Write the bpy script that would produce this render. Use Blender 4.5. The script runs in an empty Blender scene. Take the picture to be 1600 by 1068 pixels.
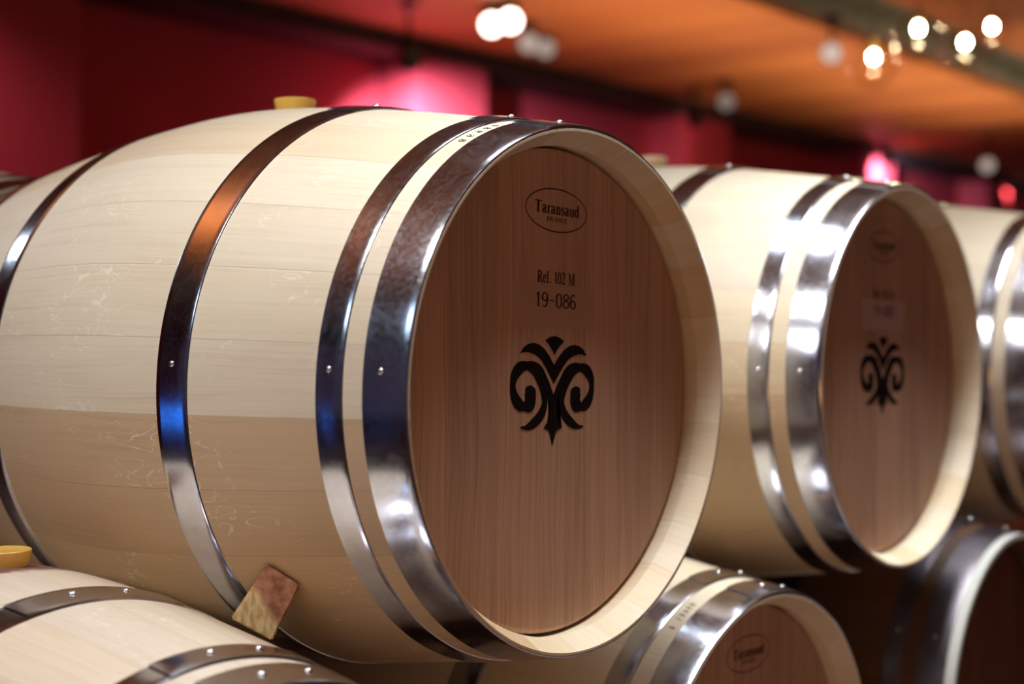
import bpy, bmesh, math, random
from mathutils import Vector, Matrix
random.seed(7)
S = bpy.context.scene
PI = math.pi

# ---------------------------------------------------------------- camera
cd = bpy.data.cameras.new('camera'); cam = bpy.data.objects.new('camera', cd)
S.collection.objects.link(cam); S.camera = cam
CAM = Vector((-1.3252, -0.9659, 0.0629))
Fv = Vector((0.77744705, 0.62892674, -0.005219)); Rv = Vector((0.62894521, -0.77744275, 0.00327)); Uv = Vector((0.00200088, 0.00582471, 0.99998103))
cam.matrix_world = Matrix(((Rv.x, Uv.x, -Fv.x, CAM.x), (Rv.y, Uv.y, -Fv.y, CAM.y), (Rv.z, Uv.z, -Fv.z, CAM.z), (0, 0, 0, 1)))
cd.sensor_width = 36; cd.lens = 36 * 2311.5 / 1600
cd.clip_start = .05
cd.dof.use_dof = True; cd.dof.focus_distance = 1.60; cd.dof.aperture_fstop = 2.35

# ---------------------------------------------------------------- world, view
w = bpy.data.worlds.new('world'); S.world = w; w.use_nodes = True
bg = w.node_tree.nodes['Background']; bg.inputs[0].default_value = (0.44, 0.34, 0.52, 1); bg.inputs[1].default_value = 0.085
S.view_settings.view_transform = 'Standard'; S.view_settings.look = 'None'
S.view_settings.gamma = 1; S.view_settings.use_curve_mapping = False
S.view_settings.exposure = 0.0

FLOOR = -0.93; CEIL = 1.66; WALL = 4.75; PIL = 4.45

def area(name, loc, target, size, power, color, sy=None):
    l = bpy.data.lights.new(name, 'AREA'); l.energy = power; l.color = color
    l.size = size
    if sy: l.shape = 'RECTANGLE'; l.size_y = sy
    o = bpy.data.objects.new(name, l); S.collection.objects.link(o); o.location = loc
    o.rotation_euler = (Vector(target) - Vector(loc)).to_track_quat('-Z', 'Y').to_euler()
    return o
def spot(name, loc, target, power, color, angle=60, blend=.6, rad=.04):
    l = bpy.data.lights.new(name, 'SPOT'); l.energy = power; l.color = color
    l.spot_size = math.radians(angle); l.spot_blend = blend; l.shadow_soft_size = rad
    o = bpy.data.objects.new(name, l); S.collection.objects.link(o); o.location = loc
    o.rotation_euler = (Vector(target) - Vector(loc)).to_track_quat('-Z', 'Y').to_euler()
    return o
# linear lamp running over the barrel rows, ceiling lamps, added blue and warm lights
area('strip_lamp_light', (.62, -0.17, 1.62), (.62, -0.42, 0), 1.9, 20, (1, .98, .95), .2).data.spread = math.radians(72)
area('row_lamp_light', (-1.22, .17, 1.62), (-.25, .40, 0), .4, 9.7, (1, .98, .95), .3).data.spread = math.radians(100)
area('gap_lamp_light', (.42, .42, 1.62), (.42, .40, 0), .5, 1.6, (.85, .93, 1.0), .25).data.spread = math.radians(110)
area('left_ceiling_light', (-2.9, 0.5, 1.62), (-.4, .45, 0), .8, 3, (.6, .8, 1.0), .8).data.spread = math.radians(100)
area('blue_reflection_light', (-3.8, 2.6, -.72), (0, .3, -.1), .9, 2.2, (.03, .22, 1.0), .5)  # added, unseen; gives the hoops their blue reflection
area('warm_low_fill', (-2.4, -1.9, -.5), (-.1, .2, -.1), 2.2, 12, (1, .48, .18), .8)  # added warm fill for the undersides and heads, no lamp there
# added warm fills, no fixtures, aimed up to brighten the slatted ceiling
area('ceiling_fill', (6.5, 2.9, .4), (6.5, 2.9, 2), 6.0, 35, (1, .68, .44), 1.0).data.spread = math.radians(100)
area('ceiling_fill_right', (8.0, 1.2, .6), (8.0, 1.2, 2), 3.0, 30, (1, .74, .5), 1.0)
area('ceiling_fill_near', (-.95, 1.6, 1.25), (-.95, 1.6, 2), .3, 9, (1, .72, .45), .5)  # added so the hoops reflect an orange ceiling patch

# ---------------------------------------------------------------- helpers
def link(o, parent=None):
    S.collection.objects.link(o)
    if parent: o.parent = parent
    return o
def obj(name, bm, mat, parent=None, smooth=True, recalc=True):
    if recalc: bmesh.ops.recalc_face_normals(bm, faces=bm.faces[:])
    me = bpy.data.meshes.new(name); bm.to_mesh(me); bm.free()
    if smooth:
        me.shade_smooth()
    if mat: me.materials.append(mat)
    return link(bpy.data.objects.new(name, me), parent)
def tag(o, label=None, cat=None, group=None, kind=None):
    if label: o['label'] = label
    if cat: o['category'] = cat
    if group: o['group'] = group
    if kind: o['kind'] = kind
    return o
def empty(name, loc, label, cat, group=None):
    o = bpy.data.objects.new(name, None); o.empty_display_size = .1; link(o); o.location = loc
    return tag(o, label, cat, group)
def sharp(o, deg=35):
    me = o.data
    me.set_sharp_from_angle(angle=math.radians(deg))
    return o
def lathe(bm, prof, n=160, a0=0, a1=2 * PI, closed=True, cap=False):
    """revolve (r, y) pairs about the Y axis"""
    full = abs(a1 - a0 - 2 * PI) < 1e-6
    m = n if full else n + 1
    rings = []
    for i in range(m):
        a = a0 + (a1 - a0) * i / n
        rings.append([bm.verts.new((p[0] * math.cos(a), p[1], p[0] * math.sin(a))) for p in (prof(a) if callable(prof) else prof)])
    k = len(rings[0])
    for i in range(n):
        A = rings[i]; B = rings[(i + 1) % m]
        for j in range(k if closed else k - 1):
            q = (A[j], A[(j + 1) % k], B[(j + 1) % k], B[j])
            bm.faces.new(q)
    if not full and closed:
        bm.faces.new(rings[0]); bm.faces.new(rings[-1][::-1])
    return rings
def box(bm, x0, x1, y0, y1, z0, z1):
    v = [bm.verts.new(p) for p in ((x0, y0, z0), (x1, y0, z0), (x1, y1, z0), (x0, y1, z0), (x0, y0, z1), (x1, y0, z1), (x1, y1, z1), (x0, y1, z1))]
    for f in ((0, 3, 2, 1), (4, 5, 6, 7), (0, 1, 5, 4), (1, 2, 6, 5), (2, 3, 7, 6), (3, 0, 4, 7)): bm.faces.new([v[i] for i in f])
def tube(bm, pts, r, n=8):
    rings = []
    for i, p in enumerate(pts):
        p = Vector(p); d = (Vector(pts[min(i + 1, len(pts) - 1)]) - Vector(pts[max(i - 1, 0)])).normalized()
        a = d.orthogonal().normalized(); b = d.cross(a)
        rings.append([bm.verts.new(p + (a * math.cos(t) + b * math.sin(t)) * r) for t in [2 * PI * j / n for j in range(n)]])
    for A, B in zip(rings, rings[1:]):
        for j in range(n): bm.faces.new((A[j], A[(j + 1) % n], B[(j + 1) % n], B[j]))
    bm.faces.new(rings[0][::-1]); bm.faces.new(rings[-1])

# ---------------------------------------------------------------- materials
def lin(c):
    c = [x / 255 for x in c]
    return tuple([(x / 12.92 if x <= .04045 else ((x + .055) / 1.055) ** 2.4) for x in c] + [1])
class N:
    def __init__(s, name):
        s.m = bpy.data.materials.new(name); s.m.use_nodes = True; s.t = s.m.node_tree; s.b = s.t.nodes['Principled BSDF']; s.out = s.t.nodes['Material Output']
    def n(s, typ, **k):
        x = s.t.nodes.new(typ)
        for a, v in k.items():
            if a.startswith('i_'):
                key = a[2:]; key = int(key) if key.isdigit() else key.replace('_', ' ')
                s.put(x.inputs[key], v)
            else: setattr(x, a, v)
        return x
    def put(s, sock, v):
        if isinstance(v, bpy.types.NodeSocket): s.t.links.new(v, sock)
        else: sock.default_value = v
    def math(s, op, a, b=None, c=None, clamp=False):
        x = s.n('ShaderNodeMath', operation=op, use_clamp=clamp); s.put(x.inputs[0], a)
        if b is not None: s.put(x.inputs[1], b)
        if c is not None: s.put(x.inputs[2], c)
        return x.outputs[0]
    def ramp(s, fac, stops):
        x = s.n('ShaderNodeValToRGB'); s.put(x.inputs[0], fac)
        e = x.color_ramp.elements
        while len(e) < len(stops): e.new(.5)
        for el, (p, c) in zip(e, stops): el.position = p; el.color = c if len(c) == 4 else tuple(c) + (1,)
        return x.outputs[0]
    def mix(s, fac, a, b, mode='MIX'):
        x = s.n('ShaderNodeMix', data_type='RGBA', blend_type=mode); s.put(x.inputs[0], fac); s.put(x.inputs[6], a); s.put(x.inputs[7], b)
        return x.outputs[2]
    def noise(s, vec, scale, detail=4, rough=.5, dist=0, dim='3D'):
        x = s.n('ShaderNodeTexNoise', noise_dimensions=dim); s.put(x.inputs['Vector'], vec); x.inputs['Scale'].default_value = scale
        x.inputs['Detail'].default_value = detail; x.inputs['Roughness'].default_value = rough; x.inputs['Distortion'].default_value = dist
        return x.outputs[0]
    def comb(s, x, y, z):
        c = s.n('ShaderNodeCombineXYZ'); s.put(c.inputs[0], x); s.put(c.inputs[1], y); s.put(c.inputs[2], z); return c.outputs[0]
    def white(s, v):
        x = s.n('ShaderNodeTexWhiteNoise', noise_dimensions='1D'); s.put(x.inputs['W'], v); return x.outputs[0]
    def bump(s, h, strength, dist=.001):
        x = s.n('ShaderNodeBump'); s.put(x.inputs['Height'], h); x.inputs['Strength'].default_value = strength; x.inputs['Distance'].default_value = dist
        s.put(s.b.inputs['Normal'], x.outputs[0])
    def set(s, **k):
        for a, v in k.items(): s.put(s.b.inputs[a.replace('_', ' ')], v)
        return s.m

def oak_staves(name, light, mid, dark, seam=.32, rough=.55, stain=0):
    """pale oak staves running along object Y, split round the circumference"""
    k = N(name); tc = k.n('ShaderNodeTexCoord'); sp = k.n('ShaderNodeSeparateXYZ'); k.put(sp.inputs[0], tc.outputs['Object'])
    x, y, z = sp.outputs
    oi = k.n('ShaderNodeObjectInfo').outputs['Random']
    ang = k.math('ARCTAN2', z, x); u = k.math('MULTIPLY_ADD', ang, 26 / (2 * PI), 104.71)
    u = k.math('ADD', u, k.math('MULTIPLY', k.noise(k.comb(k.math('FLOOR', u), 0, 0), .9, 0), .0))
    i = k.math('MODULO', k.math('FLOOR', u), 26.0); fr = k.math('FRACT', u)
    wn = k.white(k.math('ADD', i, k.math('MULTIPLY', oi, 37)))
    wn2 = k.white(k.math('ADD', k.math('MULTIPLY', i, 3.1), k.math('MULTIPLY', oi, 11)))
    s = k.math('MULTIPLY', ang, .34)                         # metres round the barrel
    so = k.math('ADD', s, k.math('MULTIPLY', wn, 7))
    yo = k.math('ADD', y, k.math('MULTIPLY', wn2, 5))
    wob = k.math('MULTIPLY', k.noise(k.comb(k.math('MULTIPLY', so, 8), k.math('MULTIPLY', yo, 2.2), 0), 1.6, 2), .016)
    sg = k.math('ADD', so, wob)
    g1 = k.noise(k.comb(k.math('MULTIPLY', sg, 330), k.math('MULTIPLY', yo, 2.6), wn), 1.0, 4, .62)
    g2 = k.noise(k.comb(k.math('MULTIPLY', sg, 900), k.math('MULTIPLY', yo, 14), wn), 1.0, 3, .6)
    g3 = k.noise(k.comb(k.math('MULTIPLY', sg, 22), k.math('MULTIPLY', yo, 5), wn), 1.0, 4, .6)
    c = k.ramp(k.math('ADD', k.math('MULTIPLY', g1, .55), k.math('MULTIPLY', g3, .45)), [(.26, dark), (.46, mid), (.66, light)])
    c = k.mix(k.math('MULTIPLY', k.math('SUBTRACT', g2, .5, clamp=True), .9), c, dark)
    # stave to stave tint
    hs = k.n('ShaderNodeHueSaturation'); k.put(hs.inputs['Color'], c)
    k.put(hs.inputs['Value'], k.math('MULTIPLY_ADD', wn, .10, .93)); k.put(hs.inputs['Saturation'], k.math('MULTIPLY_ADD', wn2, .28, .84)); k.put(hs.inputs['Hue'], k.math('MULTIPLY_ADD', wn, .008, .496))
    at = k.n('ShaderNodeAttribute', attribute_type='OBJECT', attribute_name='brown_shade_stave')
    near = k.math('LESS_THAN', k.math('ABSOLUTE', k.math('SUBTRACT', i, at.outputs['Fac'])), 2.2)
    brown = k.math('MAXIMUM', k.math('MULTIPLY', k.math('GREATER_THAN', wn, .78), .35), k.math('MULTIPLY', near, .75))  # random browner staves; near ones also carry painted underside shade and warmth
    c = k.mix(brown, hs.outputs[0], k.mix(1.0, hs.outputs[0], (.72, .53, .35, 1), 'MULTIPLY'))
    # medullary ray flecks: short pale curls
    fl = k.noise(k.comb(k.math('MULTIPLY', so, 44), k.math('MULTIPLY', yo, 17), 3.3), 1.0, 1.5, .5, 1.4)
    line = k.math('SUBTRACT', 1.0, k.math('MULTIPLY', k.math('ABSOLUTE', k.math('SUBTRACT', fl, .5)), 55), clamp=True)
    msk = k.math('MULTIPLY', k.math('SUBTRACT', k.noise(k.comb(k.math('MULTIPLY', so, 9), k.math('MULTIPLY', yo, 7), 9.1), 1.0, 2), .52, clamp=True), 10, clamp=True)
    c = k.mix(k.math('MULTIPLY', k.math('MULTIPLY', line, msk), .5), c, (1.0, .95, .84, 1) if stain == 0 else mid, 'LIGHTEN' if 0 else 'MIX')
    # seams
    e = k.math('MINIMUM', fr, k.math('SUBTRACT', 1.0, fr))
    sm = k.math('SUBTRACT', 1.0, k.math('MULTIPLY', e, 90), clamp=True)
    c = k.mix(k.math('MULTIPLY', sm, seam), c, tuple([q * .35 for q in dark[:3]] + [1]))
    k.bump(k.math('SUBTRACT', k.math('MULTIPLY', g1, .25), sm), .35, .0006)
    r = k.math('MULTIPLY_ADD', g1, .15, rough - .07)
    return k, c, r
oakA, oc, orr = oak_staves('pale_oak', (.81, .74, .59, 1), (.76, .675, .515, 1), (.63, .53, .385, 1))
# bung stain ring is a real wine stain soaked in round the bung hole of one barrel
M_OAK = oakA.set(Base_Color=oc, Roughness=orr)
oakS, oc, orr = oak_staves('wine_stained_oak', (.80, .71, .57, 1), (.73, .62, .48, 1), (.62, .50, .36, 1))
tc = oakS.n('ShaderNodeTexCoord'); sp = oakS.n('ShaderNodeSeparateXYZ'); oakS.put(sp.inputs[0], tc.outputs['Object'])
dx = oakS.math('SUBTRACT', sp.outputs[0], .026); dy = oakS.math('SUBTRACT', sp.outputs[1], .462)
dd = oakS.math('SQRT', oakS.math('ADD', oakS.math('MULTIPLY', oakS.math('MULTIPLY', dx, dx), .30), oakS.math('MULTIPLY', dy, dy)))
dd = oakS.math('ADD', dd, oakS.math('MULTIPLY', oakS.math('SUBTRACT', oakS.noise(tc.outputs['Object'], 34, 4, .6), .5), .035))
sm = oakS.math('SUBTRACT', 1.0, oakS.math('MULTIPLY', oakS.math('SUBTRACT', dd, .038), 70), clamp=True)
up = oakS.math('GREATER_THAN', sp.outputs[2], .2)
M_OAKSTAIN = oakS.set(Base_Color=oakS.mix(oakS.math('MULTIPLY', oakS.math('MULTIPLY', sm, up), .85), oc, (.11, .008, .022, 1)), Roughness=orr)
oakO, oc, orr = oak_staves('shaded_aged_oak', (.16, .075, .035, 1), (.11, .05, .022, 1), (.06, .025, .012, 1), seam=.8, rough=.5, stain=1)  # aged oak with the shade under the upper barrels put into its colour
M_OAKSHADED = oakO.set(Base_Color=oc, Roughness=orr)

def head_mat(name, light, mid, dark):
    k = N(name); tc = k.n('ShaderNodeTexCoord'); sp = k.n('ShaderNodeSeparateXYZ'); k.put(sp.inputs[0], tc.outputs['Object'])
    x, y, z = sp.outputs; oi = k.n('ShaderNodeObjectInfo').outputs['Random']
    u = k.math('MULTIPLY_ADD', x, 12.5, 50.3); i = k.math('FLOOR', u); fr = k.math('FRACT', u)
    wn = k.white(k.math('ADD', i, k.math('MULTIPLY', oi, 17)))
    xo = k.math('ADD', x, k.math('MULTIPLY', wn, 5)); zo = k.math('ADD', z, k.math('MULTIPLY', wn, 3))
    wob = k.math('MULTIPLY', k.noise(k.comb(k.math('MULTIPLY', xo, 9), k.math('MULTIPLY', zo, 3), 0), 1, 2), .03)
    xg = k.math('ADD', xo, wob)
    g1 = k.noise(k.comb(k.math('MULTIPLY', xg, 210), k.math('MULTIPLY', zo, 3), wn), 1, 5, .6)
    g2 = k.noise(k.comb(k.math('MULTIPLY', xg, 700), k.math('MULTIPLY', zo, 7), wn), 1, 2, .6)
    g3 = k.noise(k.comb(k.math('MULTIPLY', xg, 22), k.math('MULTIPLY', zo, 2), wn), 1, 2)
    c = k.ramp(k.math('ADD', k.math('MULTIPLY', g1, .65), k.math('MULTIPLY', g3, .35)), [(.36, dark), (.48, mid), (.62, light)])
    c = k.mix(k.math('MULTIPLY', k.math('SUBTRACT', g2, .5, clamp=True), 1.6), c, dark)
    hs = k.n('ShaderNodeHueSaturation'); k.put(hs.inputs['Color'], c); k.put(hs.inputs['Value'], k.math('MULTIPLY_ADD', wn, .16, .92))
    e = k.math('MINIMUM', fr, k.math('SUBTRACT', 1.0, fr)); sm = k.math('SUBTRACT', 1.0, k.math('MULTIPLY', e, 110), clamp=True)
    c = k.mix(k.math('MULTIPLY', sm, .35), hs.outputs[0], dark)
    k.bump(g1, .2, .0004)
    return k.set(Base_Color=c, Roughness=.55)
M_HEAD = head_mat('toasted_oak_head', (.66, .42, .30, 1), (.57, .35, .24, 1), (.44, .26, .17, 1))
M_HEADSHADED = head_mat('shaded_aged_oak_head', (.22, .085, .035, 1), (.16, .06, .024, 1), (.09, .033, .014, 1))

def galv(name, base, r0, r1, scale=26):
    k = N(name); tc = k.n('ShaderNodeTexCoord').outputs['Object']
    a = k.noise(tc, scale, 4, .6); b = k.noise(tc, 150, 2, .5); v = k.n('ShaderNodeTexVoronoi'); k.put(v.inputs['Vector'], tc); v.inputs['Scale'].default_value = 260
    fac = k.math('ADD', k.math('MULTIPLY', a, .75), k.math('MULTIPLY', b, .25))
    c = k.ramp(fac, [(.35, tuple(q * .86 for q in base)), (.6, base)])
    sp = k.n('ShaderNodeSeparateColor'); k.put(sp.inputs[0], v.outputs['Color'])
    r = k.math('ADD', k.math('MULTIPLY_ADD', fac, r1 - r0, r0), k.math('MULTIPLY', sp.outputs[0], .05))
    k.bump(k.math('ADD', b, k.math('MULTIPLY', sp.outputs[1], .3)), .05, .0005)
    return k.set(Base_Color=c, Metallic=1.0, Roughness=r)
M_HOOP = galv('galvanised_steel', (.68, .70, .79), .10, .19)
M_HOOPSHADED = galv('shaded_dull_steel', (.13, .12, .14), .3, .45)  # steel colour darkened for the shade of the barrels above
M_RIVET = galv('rivet_steel', (.88, .90, .95), .18, .28)
def plain(name, c, rough=.5, metal=0, **kw):
    k = N(name); tc = k.n('ShaderNodeTexCoord').outputs['Object']
    f = k.noise(tc, 40, 3)
    cc = k.mix(k.math('MULTIPLY', f, .25), tuple(c) + (1,), tuple(q * .7 for q in c) + (1,))
    return k.set(Base_Color=cc, Roughness=rough, Metallic=metal, **kw)
M_INK = plain('black_print_ink', (.012, .009, .009),.95, Specular_IOR_Level=0.1)
M_BURN = plain('burnt_brand_mark', (.045, .012, .010),.95, Specular_IOR_Level=0.1)
M_INKGREY = plain('violet_grey_stamp_ink', (.06, .035, .05),.95, Specular_IOR_Level=0.1)
M_STICKER = plain('translucent_label_film', (.66, .50, .43), .35)
M_STICKERDK = plain('faded_label_film', (.60, .38, .275), .5)
M_PALEBAND = plain('pale_chime', (.62, .66, .64), .6)
M_BUNG = plain('amber_silicone', (.80, .50, .10), .35, Subsurface_Weight=.25, Subsurface_Radius=(.02, .01, .004), Subsurface_Scale=.6)
M_BUNG2 = plain('peach_silicone', (.85, .62, .40), .4, Subsurface_Weight=.25, Subsurface_Radius=(.02, .01, .006), Subsurface_Scale=.6)
# wedge: pale softwood end, wine stained at its top
k = N('stained_softwood'); tc = k.n('ShaderNodeTexCoord').outputs['Object']
sp = k.n('ShaderNodeSeparateXYZ'); k.put(sp.inputs[0], tc)
g = k.noise(k.comb(k.math('MULTIPLY', sp.outputs[0], 300), k.math('MULTIPLY', sp.outputs[1], 30), k.math('MULTIPLY', sp.outputs[2], 60)), 1, 4)
d2 = k.math('ADD', k.math('MULTIPLY', sp.outputs[2], .48), k.math('MULTIPLY', k.math('SUBTRACT', k.math('MULTIPLY', sp.outputs[0], .63), k.math('MULTIPLY', sp.outputs[1], .78)), .88))
d2 = k.math('ADD', d2, k.math('MULTIPLY', k.math('SUBTRACT', k.noise(tc, 45, 3), .5), .02))
mask = k.math('MULTIPLY', k.math('SUBTRACT', d2, .004), 160, clamp=True)
c = k.ramp(g, [(.35, (.50, .33, .13, 1)), (.6, (.78, .60, .32, 1))])
c2 = k.ramp(k.noise(tc, 90, 4), [(.35, (.20, .045, .02, 1)), (.65, (.46, .20, .12, 1))])
M_WEDGE = k.set(Base_Color=k.mix(k.math('MULTIPLY', mask, .9), c, c2), Roughness=.7); k.bump(g, .3, .0006)
# room
k = N('red_plaster'); tc = k.n('ShaderNodeTexCoord').outputs['Object']
M_RED = k.set(Base_Color=k.mix(k.noise(tc, 3, 4), (.40, .022, .035, 1), (.46, .028, .040, 1)), Roughness=.75); k.bump(k.noise(tc, 120, 3), .1, .002)
k = N('slatted_wood_ceiling'); tc = k.n('ShaderNodeTexCoord').outputs['Object']; sp = k.n('ShaderNodeSeparateXYZ'); k.put(sp.inputs[0], tc)
u = k.math('MULTIPLY', sp.outputs[0], 1 / .06); fr = k.math('FRACT', u); wn = k.white(k.math('FLOOR', u))
gap = k.math('GREATER_THAN', fr, .82)
wn3 = k.white(k.math('FLOOR', k.math('MULTIPLY', sp.outputs[0], 1 / .48)))
g = k.noise(k.comb(k.math('MULTIPLY', sp.outputs[0], 60), k.math('MULTIPLY', sp.outputs[1], 2), wn), 1, 4)
c = k.ramp(k.math('ADD', k.math('MULTIPLY', g, .3), k.math('ADD', k.math('MULTIPLY', wn, .25), k.math('MULTIPLY', wn3, .5))), [(.25, (.42, .135, .035, 1)), (.75, (.64, .24, .06, 1))])
c = k.mix(k.math('MULTIPLY', gap, .85), c, (.07, .02, .008, 1))
M_CEIL = k.set(Base_Color=c, Roughness=.6); k.bump(k.math('SUBTRACT', 0.0, gap), .6, .01)
M_DARK = plain('grey_recess_paint', (.34, .32, .28), .8)
M_BAND = plain('oxblood_band', (.035, .008, .010), .7)
k = N('dark_floor_concrete'); tc = k.n('ShaderNodeTexCoord').outputs['Object']
M_FLOOR = k.set(Base_Color=k.mix(k.noise(tc, 4, 5), (.10, .06, .045, 1), (.15, .09, .07, 1)), Roughness=.5)
M_LEAF = plain('leaf_green', (.07, .12, .035), .5)
M_GREYMETAL = plain('grey_duct_metal', (.50, .48, .46), .45, .3)
M_BLACK = plain('black_lamp_metal', (.03, .03, .03), .4, .6)
def emit(name, c, s):
    k = N(name); k.b.inputs['Emission Color'].default_value = tuple(c) + (1,); k.b.inputs['Emission Strength'].default_value = s
    k.b.inputs['Base Color'].default_value = (.02, .02, .02, 1); return k.m
k = N('clear_glass'); t = k.n('ShaderNodeBsdfTransparent'); gl = k.n('ShaderNodeBsdfGlossy', i_Roughness=.02); fr = k.n('ShaderNodeLayerWeight', i_Blend=.10)
mx = k.n('ShaderNodeMixShader'); k.put(mx.inputs[0], fr.outputs['Facing']); k.put(mx.inputs[1], t.outputs[0]); k.put(mx.inputs[2], gl.outputs[0]); k.put(k.out.inputs[0], mx.outputs[0])
t.inputs[0].default_value = (.95, .93, .90, 1); gl.inputs[0].default_value = (1, .95, .9, 1)
M_GLASS = k.m

# ---------------------------------------------------------------- the room
def struct(name, bm, mat, sm=False):
    o = obj(name, bm, mat, smooth=sm); o['kind'] = 'structure'; return o
bm = bmesh.new(); box(bm, -6, 24, -5, WALL + .3, FLOOR - .1, FLOOR); struct('floor', bm, M_FLOOR)
# back wall with its row of shallow pilasters, one mesh
PITCH = 2.70; edges = [2.43 + PITCH * i for i in range(-4, 9)]
bm = bmesh.new(); box(bm, -6, 24, WALL, WALL + .3, FLOOR, 2.2)
for e in edges:
    box(bm, e - .56, e, PIL, WALL + .001, FLOOR, 2.2)
struct('wall_back', bm, M_RED)
bm = bmesh.new()
box(bm, -6, 24, 2.62, WALL, CEIL, CEIL + .05)
box(bm, -6, 24, -5, 2.08, CEIL, CEIL + .05)
struct('ceiling', bm, M_CEIL)
bm = bmesh.new()                                     # service channel sunk between the two slatted fields
box(bm, -6, 24, 2.03, 2.08, CEIL + .05, 2.1); box(bm, -6, 24, 2.62, 2.67, CEIL + .05, 2.1); box(bm, -6, 24, 2.03, 2.67, 2.1, 2.15)
struct('trim_1', bm, M_DARK)
bm = bmesh.new(); box(bm, -6, 24, PIL - .02, WALL, CEIL - .10, CEIL); struct('trim_2', bm, M_BAND)  # near-black red band along the top of the wall

# ---------------------------------------------------------------- barrel
H = .4717; RB = .351; RE = .290; NN = 1.383; EPS = .16
_g0 = EPS ** NN; _g1 = (1 + EPS * EPS) ** (NN / 2) - _g0
def rad(t):
    s = (t - H) / H
    return RB - (RB - RE) * (((s * s + EPS * EPS) ** (NN / 2) - _g0) / _g1)
L = 2 * H
def staves_mesh(mat, extra=0.0):
    bm = bmesh.new(); prof = []
    ts = [.0015] + [L * i / 64 for i in range(1, 64)] + [L - .0015]
    if extra: prof += [(RE - .006, -extra), (RE - .0035, -extra + .002)]
    prof += [(RE - .0012, 0)] + [(rad(t), t) for t in ts] + [(RE - .0012, L)]
    for (r, t) in [(.2865, L), (.2725, L - .026), (.2748, L - .0275), (.2748, L - .065)]: prof.append((r, t))
    prof.append((.325, H))                           # inside of the cask
    a = extra
    for (r, t) in [(.2748, .065), (.2748, .0275), (.2725, .026), (.2862 - (.004 if a else 0), -a)]: prof.append((r, t))
    lathe(bm, prof, 200)
    return bm
def head_mesh(front=True):
    bm = bmesh.new(); y = .0419; R = .2712
    # disc with a small chamfer round its edge, fine enough for smooth shading
    rings = []
    for r, yy in ((R, y + .0035), (R - .0035, y + .0005), (R - .006, y), (.2, y), (.1, y)):
        rings.append([bm.verts.new((r * math.cos(2 * PI * i / 120), yy if front else L - yy, r * math.sin(2 * PI * i / 120))) for i in range(120)])
    back = [bm.verts.new((R * math.cos(2 * PI * i / 120), (y + .02) if front else L - y - .02, R * math.sin(2 * PI * i / 120))) for i in range(120)]
    allr = [back] + rings
    for A, B in zip(allr, allr[1:]):
        for i in range(120): bm.faces.new((A[i], A[(i + 1) % 120], B[(i + 1) % 120], B[i]))
    c = bm.verts.new((0, y if front else L - y, 0)); cb = bm.verts.new((0, (y + .02) if front else L - y - .02, 0))
    for i in range(120):
        bm.faces.new((rings[-1][i], rings[-1][(i + 1) % 120], c)); bm.faces.new((back[(i + 1) % 120], back[i], cb))
    return bm
def hoop_mesh(t0, t1, lap0=66, lap1=98, front_lip=0, seed=0):
    """steel strip following the staves; the lapped end lies over it between two angles"""
    bm = bmesh.new(); th = .0019
    def prof(off, top):
        p = []; n = 6
        for i in range(n + 1):
            t = t0 + (t1 - t0) * i / n; r0 = rad(t); p.append((r0 + off - .0002, t))
        q = []
        for i in range(n + 1):
            t = t0 + (t1 - t0) * i / n; e = .0006 if i in (0, n) else 0
            q.append((rad(t) + off + top - e, t + (e if i == 0 else (-e if i == n else 0))))
            if i == 0: q.append((rad(t) + off + top - .0001, t + .0016))
            if i == n - 1: q.append((rad(t1) + off + top - .0001, t1 - .0016))
        return p + q[::-1]
    lathe(bm, prof(0, th), 200)
    lathe(bm, lambda a: prof(th * .9, th), 24, math.radians(lap0), math.radians(lap1))
    return bm
def rivet_mesh(r=.0045):
    bm = bmesh.new(); prof = []
    for i in range(7):
        a = PI / 2 * i / 6; prof.append((r * math.cos(a), r * .62 * math.sin(a)))
    n = 16; rings = [[bm.verts.new((p[0] * math.cos(2 * PI * j / n), p[0] * math.sin(2 * PI * j / n), p[1])) for j in range(n)] for p in prof[:-1]]
    base = [bm.verts.new((r * math.cos(2 * PI * j / n), r * math.sin(2 * PI * j / n), -.001)) for j in range(n)]
    rings = [base] + rings
    for A, B in zip(rings, rings[1:]):
        for j in range(n): bm.faces.new((A[j], A[(j + 1) % n], B[(j + 1) % n], B[j]))
    top = bm.verts.new((0, 0, prof[-1][1]))
    for j in range(n): bm.faces.new((rings[-1][j], rings[-1][(j + 1) % n], top))
    bm.faces.new(base[::-1])
    return bm
C1, Q0, Q1, B0, B1 = .0509, .0737, .1061, .2728, .3169
HOOPS = [('chime_hoop', .0, C1), ('quarter_hoop', Q0, Q1), ('bilge_hoop', B0, B1), ('bilge_hoop', L - B1, L - B0), ('quarter_hoop', L - Q1, L - Q0), ('chime_hoop', L - C1, L)]
def mesh_of(bm, name, mat):
    bmesh.ops.recalc_face_normals(bm, faces=bm.faces[:]); me = bpy.data.meshes.new(name); bm.to_mesh(me); bm.free(); me.shade_smooth(); me.materials.append(mat); me.set_sharp_from_angle(angle=math.radians(38)); return me
ME = dict(
    staves=mesh_of(staves_mesh(M_OAK), 'staves', M_OAK), staves_wine=mesh_of(staves_mesh(M_OAKSTAIN), 'staves', M_OAKSTAIN), staves_shaded=mesh_of(staves_mesh(M_OAKSHADED, .012), 'staves', M_OAKSHADED),
    head=mesh_of(head_mesh(), 'head', M_HEAD), head_shaded=mesh_of(head_mesh(), 'head', M_HEADSHADED), rear=mesh_of(head_mesh(False), 'rear_head', M_HEAD), rear_shaded=mesh_of(head_mesh(False), 'rear_head', M_HEADSHADED),
    rivet=mesh_of(rivet_mesh(), 'rivet', M_RIVET), nail=mesh_of(rivet_mesh(.0034), 'rivet', M_RIVET))
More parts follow.
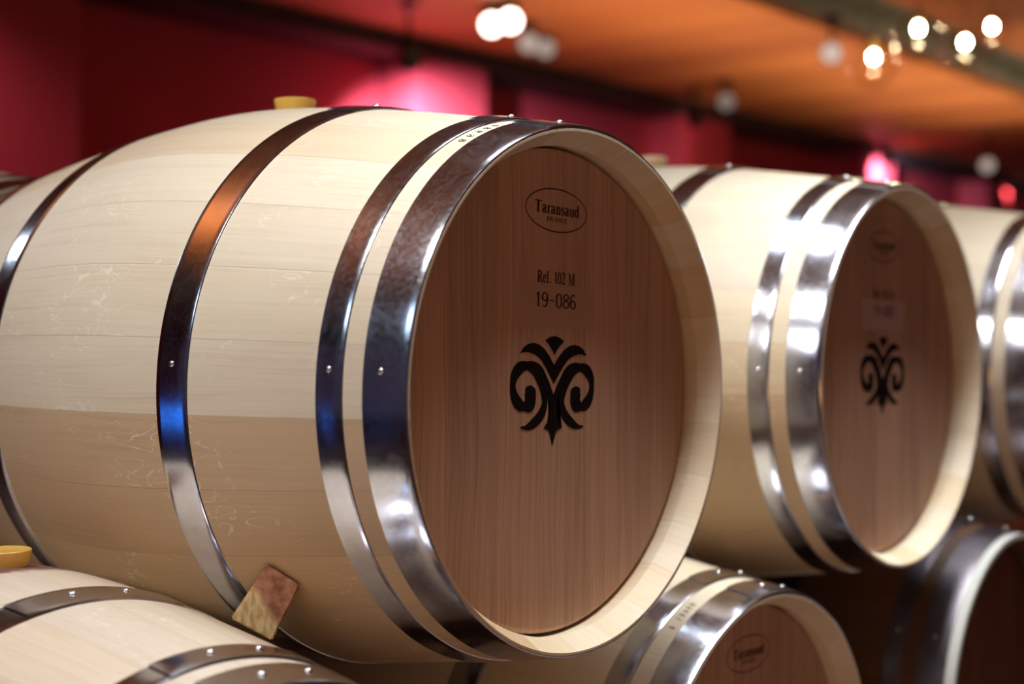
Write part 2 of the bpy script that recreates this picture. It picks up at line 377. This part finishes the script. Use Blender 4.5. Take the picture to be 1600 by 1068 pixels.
for i, (n, a, b) in enumerate(HOOPS):
    ME['hoop%d' % i] = mesh_of(hoop_mesh(a, b), n, M_HOOP)
    ME['hoop_shaded%d' % i] = mesh_of(hoop_mesh(a, b), n, M_HOOPSHADED)

# ---- writing: letters drawn as pen strokes (x, y, width); unit = cap height
TH, TN = .21, .07
def srf(x, y, w=.30, h=.06): return [(x - w / 2, y, h), (x + w / 2, y, h)]
G = {
 'T': (.86, [[(.43, .02, TH), (.43, .97, TH)], srf(.43, .03, .42), [(.04, .95, .08), (.82, .95, .08)], [(.05, .98, .05), (.05, .74, .02)], [(.81, .98, .05), (.81, .74, .02)]]),
 'a': (.56, ['s', [(.08, .50, .13), (.16, .62, .10), (.28, .66, .10), (.37, .58, .15), (.38, .42, .17), (.38, .10, .17), (.47, .03, .08), (.53, .07, .04)], ['s', (.38, .40, .07), (.20, .35, .11), (.09, .20, .17), (.14, .04, .12), (.27, .03, .08), (.38, .12, .07)]]),
 'r': (.48, [[(.17, .02, .17), (.17, .62, .17)], srf(.17, .03, .32), srf(.11, .63, .16), ['s', (.22, .46, .06), (.32, .62, .10), (.42, .60, .15)]]),
 'n': (.62, [[(.16, .02, .17), (.16, .62, .17)], srf(.16, .03, .30), srf(.10, .63, .16), ['s', (.22, .50, .06), (.33, .64, .10), (.44, .56, .16), (.46, .40, .17), (.46, .02, .17)], srf(.46, .03, .30)]),
 's': (.46, [['s', (.38, .50, .06), (.34, .63, .07), (.20, .65, .10), (.10, .54, .13), (.16, .41, .17), (.32, .30, .17), (.38, .16, .13), (.28, .04, .10), (.12, .04, .07), (.07, .20, .06)]]),
 'u': (.62, [['s', (.16, .64, .17), (.16, .25, .17), (.19, .08, .14), (.30, .03, .09), (.42, .14, .06)], [(.46, .02, .17), (.46, .65, .17)], srf(.10, .63, .16), srf(.40, .63, .16), srf(.52, .03, .16)]),
 'd': (.60, [[(.43, .02, .17), (.43, .98, .17)], srf(.36, .98, .16), srf(.50, .03, .16), ['s', (.42, .56, .07), (.28, .65, .09), (.13, .54, .15), (.09, .33, .17), (.14, .12, .15), (.27, .02, .09), (.42, .13, .06)]]),
 'F': (.66, [[(.20, .02, TH), (.20, .97, TH)], srf(.20, .03, .36), [(.06, .96, .07), (.58, .96, .07)], [(.57, .98, .05), (.57, .74, .02)], [(.25, .52, .07), (.46, .52, .07)], [(.46, .64, .05), (.46, .40, .05)]]),
 'R': (.76, [[(.18, .02, .18), (.18, .97, .18)], srf(.18, .03, .34), [(.05, .96, .07), (.35, .96, .07)], ['s', (.30, .96, .07), (.48, .92, .13), (.54, .75, .18), (.47, .56, .13), (.26, .50, .06)], [(.36, .50, .12), (.60, .05, .18)], srf(.66, .03, .20)]),
 'A': (.78, [[(.40, .99, .05), (.14, .04, .06)], [(.38, .99, .12), (.62, .04, .19)], srf(.13, .03, .26), srf(.63, .03, .30), [(.24, .34, .06), (.54, .34, .06)]]),
 'N': (.80, [[(.16, .02, .06), (.16, .97, .06)], [(.14, .97, .14), (.64, .03, .17)], [(.65, .02, .06), (.65, .97, .06)], srf(.15, .03, .26), srf(.65, .97, .26), srf(.10, .97, .20)]),
 'C': (.74, [['s', (.62, .72, .10), (.54, .92, .07), (.38, .97, .08), (.18, .82, .17), (.12, .50, .20), (.18, .17, .17), (.38, .03, .08), (.56, .09, .07), (.65, .26, .05)], [(.63, .97, .05), (.63, .70, .05)]]),
 'E': (.70, [[(.20, .02, TH), (.20, .97, TH)], [(.06, .96, .07), (.60, .96, .07)], [(.06, .04, .07), (.60, .04, .07)], [(.25, .52, .07), (.46, .52, .07)], [(.46, .64, .05), (.46, .40, .05)], [(.59, .98, .05), (.59, .76, .03)], [(.60, .02, .06), (.62, .26, .03)]]),
 'e': (.50, [['s', (.09, .36, .06), (.40, .38, .06), (.36, .58, .10), (.24, .65, .08), (.12, .54, .13), (.08, .33, .15), (.14, .10, .13), (.28, .03, .09), (.42, .14, .05)]]),
 'f': (.40, [[(.16, .02, .14), (.16, .78, .14)], srf(.16, .03, .28), [(.04, .62, .06), (.32, .62, .06)], ['s', (.16, .74, .14), (.20, .92, .10), (.32, .97, .08), (.38, .90, .12)]]),
 '.': (.28, [[(.12, .02, .14), (.12, .15, .14)]]),
 ' ': (.40, []),
 'M': (1.0, [[(.16, .02, .06), (.16, .97, .06)], [(.17, .97, .15), (.46, .04, .12)], [(.46, .04, .06), (.78, .97, .08)], [(.80, .02, .17), (.80, .97, .17)], srf(.16, .03, .26), srf(.80, .03, .30), srf(.10, .97, .22), srf(.84, .97, .24)]),
 '1': (.46, [[(.24, .02, .15), (.24, .99, .15)], srf(.24, .03, .30), [(.08, .84, .05), (.24, .98, .07)]]),
 '0': (.58, [['s', (.28, .97, .07), (.14, .85, .12), (.09, .50, .15), (.14, .15, .12), (.28, .03, .07), (.42, .15, .12), (.47, .50, .15), (.42, .85, .12), (.28, .97, .07)]]),
 '2': (.56, [['s', (.09, .76, .10), (.16, .93, .10), (.30, .96, .10), (.42, .84, .14), (.42, .66, .15), (.28, .38, .08), (.08, .10, .06)], [(.07, .07, .13), (.46, .07, .13)], [(.46, .02, .05), (.50, .26, .03)]]),
}
W_ = .115
GS = {   # tall narrow stamped figures
 '1': (.42, [[(.22, 0, W_), (.22, 1, W_)], [(.08, .80, .07), (.22, .96, .09)]]),
 '9': (.52, [['s', (.42, .66, W_), (.36, .50, .1), (.24, .44, .09), (.11, .52, W_), (.08, .72, W_), (.13, .90, .1), (.25, .97, .09), (.38, .90, .1), (.43, .70, W_), (.42, .35, W_), (.34, .10, .1), (.22, .04, .09), (.11, .12, .1)]]),
 '-': (.50, [[(.08, .48, .09), (.40, .48, .09)]]),
 '0': (.52, [['s', (.26, .97, .09), (.13, .88, .1), (.08, .70, W_), (.08, .30, W_), (.13, .12, .1), (.26, .03, .09), (.38, .12, .1), (.43, .30, W_), (.43, .70, W_), (.38, .88, .1), (.26, .97, .09)]]),
 '8': (.52, [['s', (.26, .54, .09), (.12, .64, .1), (.10, .82, W_), (.18, .95, .09), (.26, .97, .09), (.36, .94, .09), (.42, .80, W_), (.39, .64, .1), (.26, .54, .09), (.11, .42, .1), (.07, .24, W_), (.13, .08, .1), (.26, .03, .09), (.39, .08, .1), (.45, .24, W_), (.41, .42, .1), (.26, .54, .09)]]),
 '6': (.52, [['s', (.41, .86, .1), (.30, .97, .09), (.16, .90, .1), (.09, .65, W_), (.08, .30, W_), (.13, .10, .1), (.26, .03, .09), (.39, .10, .1), (.44, .28, W_), (.38, .48, .1), (.26, .55, .09), (.12, .46, .1), (.08, .34, .09)]]),
 '7': (.50, [[(.06, .95, .1), (.42, .95, .1)], [(.42, .95, W_), (.18, 0, W_)]]),
 '5': (.52, [[(.12, .95, .1), (.42, .95, .1)], [(.12, .95, W_), (.10, .52, W_)], ['s', (.10, .52, .09), (.26, .60, .09), (.40, .50, .1), (.44, .30, W_), (.38, .10, .1), (.24, .03, .09), (.08, .12, .1)]]),
}
def stroke_pts(st):
    sm = False
    if st and st[0] == 's': sm = True; st = st[1:]
    if not sm or len(st) < 3: return list(st)
    out = []; n = len(st)
    for i in range(n - 1):
        p0 = st[max(i - 1, 0)]; p1 = st[i]; p2 = st[i + 1]; p3 = st[min(i + 2, n - 1)]
        for q in range(6):
            t = q / 6
            out.append(tuple(.5 * ((2 * p1[c]) + (-p0[c] + p2[c]) * t + (2 * p0[c] - 5 * p1[c] + 4 * p2[c] - p3[c]) * t * t + (-p0[c] + 3 * p1[c] - 3 * p2[c] + p3[c]) * t ** 3) for c in range(3)))
    out.append(tuple(st[-1])); return out
def ribbon(bm, pts, f, lift=0.):
    """flat ribbon through (x, y, width) points; f maps 2-D to a vertex position"""
    Lf = []; Rt = []; LAY[0] += 1
    for i, p in enumerate(pts):
        a = pts[max(i - 1, 0)]; b = pts[min(i + 1, len(pts) - 1)]
        dx, dy = b[0] - a[0], b[1] - a[1]; d = math.hypot(dx, dy) or 1; nx, ny = -dy / d, dx / d
        Lf.append(bm.verts.new(f(p[0] + nx * p[2] / 2, p[1] + ny * p[2] / 2))); Rt.append(bm.verts.new(f(p[0] - nx * p[2] / 2, p[1] - ny * p[2] / 2)))
    for i in range(len(pts) - 1): bm.faces.new((Lf[i], Lf[i + 1], Rt[i + 1], Rt[i]))
def write(bm, text, font, f, x0, x1, y0, h):
    """text between x0 and x1 on base line y0, cap height h"""
    adv = sum(font[c][0] for c in text); sx = (x1 - x0) / adv; x = x0
    for n, c in enumerate(text):
        w_, sts = font[c]; st_list = sts
        if sts and sts[0] == 's': st_list = [['s'] + list(sts[1])] + list(sts[2:])
        for st in st_list:
            pts = stroke_pts(list(st))
            g = lambda a, b, x=x: f(x + a * sx, y0 + b * h)
            ribbon(bm, pts, g)
        x += w_ * sx
YH = .0419
LAY = [0]
def on_head(rot, lift=.0003):
    c, s = math.cos(rot), math.sin(rot)
    return lambda x, z: (x * c + z * s, YH - lift - .00003 * (LAY[0] % 9), -x * s + z * c)
def flat(name, bm, mat, parent, label=None, thick=.00025):
    # give the print a hair of thickness so it is a real film of ink
    for f in bm.faces:
        f.normal_update()
    o = obj(name, bm, mat, parent, smooth=False, recalc=False)
    if label: o['label'] = label
    return o
def oval(bm, f, cx, cz, rx, rz, wd, n=72):
    A = []; B = []
    for i in range(n):
        a = 2 * PI * i / n; A.append(bm.verts.new(f(cx + rx * math.cos(a), cz + rz * math.sin(a)))); B.append(bm.verts.new(f(cx + (rx - wd) * math.cos(a), cz + (rz - wd) * math.sin(a))))
    for i in range(n): bm.faces.new((A[i], A[(i + 1) % n], B[(i + 1) % n], B[i]))
FAN = [[-17.6, 55.3], [-13.9, 57.5], [-9.3, 59.3], [-0.8, 61.1], [0.1, 38.8], [-4.6, 45.3], [-9.6, 50.0]]
CHEV = [[-61.7, 40.3], [-55.5, 46.9], [-47.4, 50.6], [-37.6, 52.2], [-27.5, 50.5], [-17.2, 45.4], [-8.4, 38.0], [-0.1, 28.4], [-0.3, 6.9], [-7.5, 16.2], [-16.4, 26.4], [-25.2, 34.4], [-34.7, 38.9], [-45.4, 41.3], [-53.6, 41.3]]
FILL = [[-26.4, 23.1], [-15.1, 18.1], [-7.2, 7.9], [-0.5, -5.0], [0.2, -21.2], [-5.2, -15.0], [-10.8, -4.6]]
STEM = [[-0.5, -5.0], [-10.2, -2.6], [-5.2, -15.0], [-6.5, -25.4], [-10.5, -35.7], [-16.7, -42.3], [-6.7, -45.7], [-4.0, -52.4], [0.8, -63.3]]
SCROLL = [[-42.7, -0.7, 52], [-40.8, -8.5, 50], [-45.7, -16.2, 54], [-56.1, -17.9, 44], [-66.1, -12.0, 38], [-71.6, -2.9, 30], [-72.7, 7.1, 28], [-69.8, 16.2, 34], [-60.4, 24.3, 42], [-46.5, 26.4, 46], [-32.0, 22.0, 48], [-21.9, 11.8, 46], [-17.0, -0.5, 38], [-15.8, -15.0, 28], [-22.0, -27.4, 32], [-34.3, -36.3, 34], [-47.0, -41.1, 24], [-57.8, -41.0, 8]]
def emblem_mesh(f, cx, cz):
    bm = bmesh.new()
    for sgn in (1, -1):
        g = lambda x, z: f(cx + sgn * x / 1000, cz + z / 1000)
        for poly in (FAN, CHEV, FILL, STEM):
            LAY[0] += 1
            vs = [bm.verts.new(g(x if x < -1.2 else .5, z)) for x, z in poly]; face = bm.faces.new(vs)
            bmesh.ops.triangulate(bm, faces=[face])
        pts = []
        sc = stroke_pts(['s'] + [tuple(p) for p in SCROLL])
        for i, p in enumerate(sc):
            a = sc[max(i - 1, 0)]; b = sc[min(i + 1, len(sc) - 1)]; dx, dy = b[0] - a[0], b[1] - a[1]; d = math.hypot(dx, dy)
            pts.append((p[0], p[1], p[2] * (.338 * abs(dy) / d + .206 * abs(dx) / d)))
        ribbon(bm, pts, g)
        # round bulb closing the curl
        ctr = (SCROLL[0][0], SCROLL[0][1] + .5); R0 = (8.6, 5.2)
        LAY[0] += 1
        vs = [bm.verts.new(g(ctr[0] + R0[0] * math.cos(2 * PI * i / 24), ctr[1] + R0[1] * math.sin(2 * PI * i / 24))) for i in range(24)]; bm.faces.new(vs)
    for fc in bm.faces: fc.normal_update()
    return bm
def maker_mark(parent, rot, cx, cz, tilt):
    base = on_head(rot)
    c, s = math.cos(tilt), math.sin(tilt)
    f = lambda x, z: base(cx + x * c + z * s, cz - x * s + z * c)
    bm = bmesh.new(); oval(bm, f, 0, 0, .0572, .0247, .0014)
    write(bm, 'Taransaud', G, f, -.0410, .0425, -.0045, .0135); write(bm, 'FRANCE', G, f, -.0185, .0200, -.0130, .0050)
    flat('maker_mark', bm, M_BURN, parent)
def stave_number(parent, text, t, a0, a1, r_off=.0004, hgt=.011):
    """small figures stamped across a stave between two hoops"""
    bm = bmesh.new()
    def f(x, y):                                     # x runs round the barrel (radians), y along its axis
        r = rad(t - y) + r_off; return (r * math.cos(x), t - y, r * math.sin(x))
    n = len(text); step = (a1 - a0) / n
    for i, ch in enumerate(text):
        if ch == ' ': continue
        w_, sts = GS[ch]
        for st in (sts if sts[0] != 's' else [sts]):
            ribbon(bm, stroke_pts(list(st)), lambda a, b, i=i: f(a0 + step * (i + a * .9), b * hgt))
    return flat('stave_number', bm, M_INK, parent)

def barrel(name, loc, label, group, style='new', lap=90, rot=0.0, nail=175, number='19-086', sticker=0, mark=True, prints=True, brown=-9):
    """oak cask lying on its side, its head facing -Y; origin in the middle of the front rim"""
    r = empty(name, loc, label, 'barrel', group)
    shaded = style == 'shaded'
    def part(n, me, parent, loc=(0, 0, 0), ry=0):
        o = bpy.data.objects.new(n, me); link(o, parent); o.location = loc; o.rotation_euler = (0, ry, 0); return o
    sv = part('staves', ME['staves_shaded' if shaded else ('staves_wine' if style == 'wine' else 'staves')], r); sv['brown_shade_stave'] = float(brown)
    hd = part('head', ME['head_shaded' if shaded else 'head'], r)
    part('rear_head', ME['rear_shaded' if shaded else 'rear'], r)
    for i, (n, a, b) in enumerate(HOOPS):
        j = random.uniform(-2.5, 2.5) if i not in (0, 1, 2) else (0, 1, 2)[i]
        ry = -math.radians(lap + j - 87)
        h = part(n, ME[('hoop_shaded%d' if shaded else 'hoop%d') % i], r, ry=ry)
        if shaded and i > 2: continue
        for ang, top, me in ((87, .0036, ME['rivet']), (76, .0036, ME['rivet']), (nail - (lap + j - 87), .0018, ME['nail'])):
            t = (a + b) / 2 + (.003 if i < 3 else -.003) if top > .002 else (a + b) / 2 - .0 + (.004 if i == 0 else 0)
            A = math.radians(ang); R = rad(t) + top
            v = part('rivet', me, h, (R * math.cos(A), t, R * math.sin(A)))
            v.rotation_euler = Vector((math.cos(A), -(rad(t + .002) - rad(t - .002)) / .004, math.sin(A))).to_track_quat('Z', 'Y').to_euler()
    f = on_head(rot)
    if mark: maker_mark(hd, 0, -.0001 if mark is True else mark[0], .2019 if mark is True else mark[1], rot if mark is True else mark[2])
    if prints:
        bm = bmesh.new(); write(bm, 'Ref. 102 M', G, f, -.0400, .0300, .1195, .0135); flat('reference_print', bm, M_INK, hd)
        if sticker:
            LAY[0] = 0; bm = bmesh.new(); bm.faces.new([bm.verts.new(on_head(rot, .00015)(x, z)) for x, z in ((-.079, .0700), (.069, .0700), (.069, .1175), (-.079, .1175))])
            flat('paper_label', bm, M_STICKER if sticker == 1 else M_STICKERDK, hd)
        bm = bmesh.new(); write(bm, number, GS, f, -.0425, .0335, .0925, .0165); flat('serial_number', bm, M_INKGREY, hd)
        emb = flat('emblem', emblem_mesh(f, -.0055, 0.0), M_INK, hd, 'black scroll and palmette emblem')
    return r
GRP = 'oak wine barrels lying on their sides'
GU = GL = GRP
P1 = (0, 0, 0); P2 = (.8215, -.0137, 0); P3 = (1.685, 0, .0); PA = (-.4515, .0038, -.5382); PB = (.411, -.0069, -.571); PC = (1.2495, -.0139, -.5781)
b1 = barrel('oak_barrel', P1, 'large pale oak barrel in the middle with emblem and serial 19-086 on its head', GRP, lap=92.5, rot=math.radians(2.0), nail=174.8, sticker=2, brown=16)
stave_number(b1, '86980', .0665, math.radians(118), math.radians(104), hgt=.008)
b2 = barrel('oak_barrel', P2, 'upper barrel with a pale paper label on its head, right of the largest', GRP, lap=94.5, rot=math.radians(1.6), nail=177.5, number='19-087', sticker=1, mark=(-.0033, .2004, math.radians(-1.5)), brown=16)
b3 = barrel('oak_barrel', P3, 'upper row barrel cut off by the right edge, only side staves and hoops showing', GRP, lap=84, nail=150, mark=False, prints=False)
bA = barrel('oak_barrel', PA, 'pale barrel at the bottom left with a wine stain round its amber bung', GRP, style='wine', lap=88.5, nail=170, mark=False, prints=False)
bB = barrel('oak_barrel', PB, 'lower barrel between the largest and second, only an oval mark on its head', GRP, lap=86, nail=190, mark=(.0085, .2065, math.radians(1.2)), prints=False)
stave_number(bB, '9 58960', .0665, math.radians(120), math.radians(108), hgt=.008)
bC = barrel('oak_barrel', PC, 'aged barrel at the bottom right, darkened to show shade, with a whitish rim', GRP, style='shaded', lap=80, nail=150, mark=False, prints=False)
bm = bmesh.new(); lathe(bm, [(.2925, -.0125), (.2925, .0165), (.2905, .0165), (.2845, -.0100), (.2845, -.0125)], 160)  # pale band round the front rim
o = obj('chime_band', bm, M_PALEBAND, bC); sharp(o); o['label'] = 'whitish band round the rim'
# the row behind: only a sliver of its rim shows past the first barrel, with the two that carry it
b4 = barrel('oak_barrel', (0, 1.0, 0), 'barrel of the row behind, sliver of its rim at the left edge', GRP, lap=60, nail=150, mark=False, prints=False)

# ---------------------------------------------------------------- bungs and wedge
def bung(loc, mat, label, s=1.0, round_=False, group='bungs stopping the barrels'):
    bm = bmesh.new(); n = 40
    if round_: prof = [(.0, -.002), (.0170, -.002), (.0205, .002), (.0225, .007), (.0220, .012), (.0195, .0150), (.0, .0160)]
    else: prof = [(.0, -.002), (.0200, -.002), (.0203, .000), (.0222, .0095), (.0225, .0112), (.0218, .0120), (.0200, .0116), (.0190, .0112), (.0, .0112)]
    rings = [[bm.verts.new((p[0] * s * math.cos(2 * PI * j / n), p[0] * s * math.sin(2 * PI * j / n), p[1] * s)) for j in range(n)] for p in prof[1:-1]]
    for A, B in zip(rings, rings[1:]):
        for j in range(n): bm.faces.new((A[j], A[(j + 1) % n], B[(j + 1) % n], B[j]))
    bm.faces.new(rings[0][::-1]); bm.faces.new(rings[-1])
    o = obj('bung', bm, mat); sharp(o, 50); o.location = loc
    return tag(o, label, 'bung', group)
bung((.0, H, RB + .0022), M_BUNG, 'pale yellow bung on top of the largest barrel', 1.22)
bung((PA[0] + .024, PA[1] + H - .010, PA[2] + RB + .0008), M_BUNG, 'amber bung with wine stain below it, at the left edge', 1.28)
bung((P2[0], P2[1] + H, RB + .0022), M_BUNG2, 'peach coloured rounded bung on the second upper barrel', 1.15, True)
bm = bmesh.new()
D_ = 1.556
def _px(x, y, D): return CAM + (Fv + Rv * ((x - 800) / 2311.5) + Uv * ((534 - y) / 2311.5)) * D
cor = [(418, 880), (470, 912), (425, 1001), (360, 966)]
fr_ = [_px(x, y, D_) for x, y in cor]; far = [_px(x, y, 1.60) for x, y in cor]
bk_ = [far[0].lerp(far[3], .55), far[1].lerp(far[2], .55), far[2].lerp(far[1], .12), far[3].lerp(far[0], .12)]
ctr = sum(fr_ + bk_, Vector()) / 8
vf = [bm.verts.new(Vector(p) - ctr) for p in fr_]; vb = [bm.verts.new(Vector(p) - ctr) for p in bk_]
bm.faces.new(vf); bm.faces.new(vb[::-1])
for i in range(4): bm.faces.new((vf[i], vf[(i + 1) % 4], vb[(i + 1) % 4], vb[i]))
bmesh.ops.recalc_face_normals(bm, faces=bm.faces[:]); bmesh.ops.bevel(bm, geom=bm.edges[:], offset=.0018, segments=2, affect='EDGES')
o = obj('wooden_wedge', bm, M_WEDGE, smooth=False); o.location = ctr
tag(o, 'small wooden wedge stained red at its top, jammed between two barrels', 'wedge')

# ---------------------------------------------------------------- lamps
def lamp_spot(loc, target, label, power, color, angle=80, blend=.8, lens=40, es=30, size=1.0):
    """adjustable ceiling spotlight: canopy, arm, body, glowing lens"""
    r = empty('ceiling_spotlight', loc, label, 'spotlight', 'spotlights along the ceiling edge')
    d = (Vector(target) - Vector(loc)).normalized(); q = d.to_track_quat('-Z', 'Y').to_euler()
    bm = bmesh.new(); bmesh.ops.create_cone(bm, cap_ends=True, segments=24, radius1=.045, radius2=.04, depth=.03, matrix=Matrix.Translation((0, 0, CEIL - loc[2] - .015))); sharp(obj('canopy', bm, M_BLACK, r))
    bm = bmesh.new(); tube(bm, [(0, 0, CEIL - loc[2] - .02), (0, 0, .0)], .009); sharp(obj('arm', bm, M_BLACK, r))
    bm = bmesh.new(); bmesh.ops.create_cone(bm, cap_ends=True, segments=28, radius1=.055 * size, radius2=.04 * size, depth=.13, matrix=Matrix.Translation((0, 0, 0)))
    o = sharp(obj('body', bm, M_BLACK, r)); o.rotation_euler = q
    bm = bmesh.new(); bmesh.ops.create_circle(bm, cap_ends=True, segments=28, radius=.050 * size, matrix=Matrix.Translation((0, 0, -.067)))
    l = obj('lens', bm, emit('lens_glow', color, es), o, smooth=False)
    if power > .5: spot('spot_light', Vector(loc) + d * .09, target, power, color, angle, blend, .015)
    return r
PKW = (.62, .74, 1.0)
def ray(px, py, dist):
    return CAM + (Fv + Rv * ((px - 800) / 2311.5) + Uv * ((534 - py) / 2311.5)) * dist
lamp_spot(ray(638, 84, 7.1), ray(672, 290, 8.0), 'wall spotlight left of the bright one, washing the wall pink behind the largest barrel', 1000, PKW, 88, 1.0, es=20)
lamp_spot((.85, 3.60, 1.50), (1.75, 4.50, .6), 'spotlight nearest the left edge', 52, (1, .75, .9), 70, .9)
lamp_spot((-.42, 3.6, 1.38), (0, .6, .1), 'white spotlight out past the left edge, aimed at the barrels', 6, (.80, .91, 1), 50, .9, es=45, size=1.8)
lamp_spot(ray(1085, 182, 9.6), ray(1090, 260, 10.6), 'faint wall spotlight at the ceiling edge above the second barrel', 4, (1, .8, .75), 100, .9, es=2)
lamp_spot(ray(1385, 246, 12.0), ray(1380, 290, 12.6), 'wall spotlight washing the third pilaster pink', 300, PKW, 75, 1.0, es=8)
lamp_spot(ray(1578, 288, 14.5), ray(1570, 330, 15.2), 'wall spotlight at the ceiling edge near the right edge', 20, (1, .8, .75), 96, .9, es=8)
for (px, py, dist, es, lab) in ((768, 37, 7.2, 9, 'left one of the blinding white pair of spotlights over the largest barrel'), (797, 31, 7.1, 9, 'right one of the blinding white pair of spotlights over the largest barrel'),
                           (826, 66, 7.6, .45, 'dim spotlight just right of the blinding white pair'), (852, 74, 7.9, .38, 'dimmest spotlight, second right of the blinding white pair'),
                           (1135, 158, 9.3, .22, 'faintly glowing spotlight over the third stretch of wall'), (1300, 82, 7.4, .65, 'peach glowing spotlight left of the glass pendants'),
                           (1543, 258, 12.0, .55, 'whitish glowing spotlight near the right edge')):
    lamp_spot(ray(px, py, dist), (0, 0, 0), lab, 1.0 if es > 10 else .1, (.92, 1, .98) if es > 10 else (1, .78, .66), 60, .8, es=es)

M_BULB = emit('warm_bulb_glow', (1.0, .80, .52), 260)
M_BRASS = plain('brass_socket', (.55, .38, .16), .35, .9)
def pendant(px, py, dist, top, label):
    p = ray(px, py, dist); r = empty('glass_pendant', p, label, 'pendant lamp', 'glass globe pendants in a cluster')
    bm = bmesh.new(); bmesh.ops.create_uvsphere(bm, u_segments=20, v_segments=14, radius=.0135)
    for v in bm.verts:
        if v.co.z > 0: v.co.z *= 1.35
    obj('bulb', bm, M_BULB, r)
    bm = bmesh.new(); bmesh.ops.create_cone(bm, cap_ends=True, segments=18, radius1=.012, radius2=.010, depth=.045, matrix=Matrix.Translation((0, 0, .040))); sharp(obj('socket', bm, M_BRASS, r))
    bm = bmesh.new(); prof = []
    for i in range(19):
        a = -PI / 2 + (PI - .32) * i / 18; prof.append((.078 * math.cos(a), .078 * math.sin(a) - .022))
    n = 36; rings = [[bm.verts.new((max(q[0], .0004) * math.cos(2 * PI * j / n), max(q[0], .0004) * math.sin(2 * PI * j / n), q[1])) for j in range(n)] for q in prof]
    for A, B in zip(rings, rings[1:]):
        for j in range(n): bm.faces.new((A[j], A[(j + 1) % n], B[(j + 1) % n], B[j]))
    obj('glass_globe', bm, M_GLASS, r)
    bm = bmesh.new(); tube(bm, [(0, 0, .06), (0, 0, CEIL - p.z)], .002); obj('cord', bm, M_BLACK, r)
    return r
pendant(1365, 90, 4.7, 0, 'glass globe pendant hanging lowest and leftmost of the cluster')
pendant(1435, 45, 4.5, 0, 'glass globe pendant with the largest glow, second from the left')
pendant(1508, 67, 4.9, 0, 'glass globe pendant third from the left, just above the slats')
pendant(1550, 42, 5.4, 0, 'glass globe pendant rightmost of the cluster')
# service channel contents
bm = bmesh.new(); tube(bm, [(-5, 2.20, 1.95), (22, 2.20, 1.95)], .10, 20)
for x in range(-4, 22, 2): tube(bm, [(x, 2.20, 1.95), (x + .05, 2.20, 1.95)], .108, 20)
o = sharp(obj('ventilation_duct', bm, M_GREYMETAL)); tag(o, 'grey round duct running in the dark ceiling channel', 'duct')
bm = bmesh.new(); rnd = random.Random(3)
for i in range(5200):
    x = rnd.uniform(2.5, 15); a = rnd.uniform(0, 2 * PI); rr = min(abs(rnd.gauss(0, .05)) + .01, .09)
    c = Vector((x, 2.49 + rr * .6 * math.cos(a), 1.78 + .03 * math.sin(x * 2.1) + rr * .8 * math.sin(a)))
    d = Vector((rnd.gauss(0, 1), rnd.gauss(0, 1), rnd.gauss(0, 1))).normalized(); e = d.orthogonal().normalized(); ln = rnd.uniform(.02, .04)
    up_ = d.cross(e) * ln * .12
    vs = [bm.verts.new(c), bm.verts.new(c + d * ln * .5 + e * ln * .22 + up_), bm.verts.new(c + d * ln), bm.verts.new(c + d * ln * .5 - e * ln * .22 + up_)]
    bm.faces.new(vs)
o = obj('leaf_garland', bm, M_LEAF, smooth=False, recalc=False); tag(o, 'dark green leafy garland along the ceiling channel', 'garland', kind='stuff')
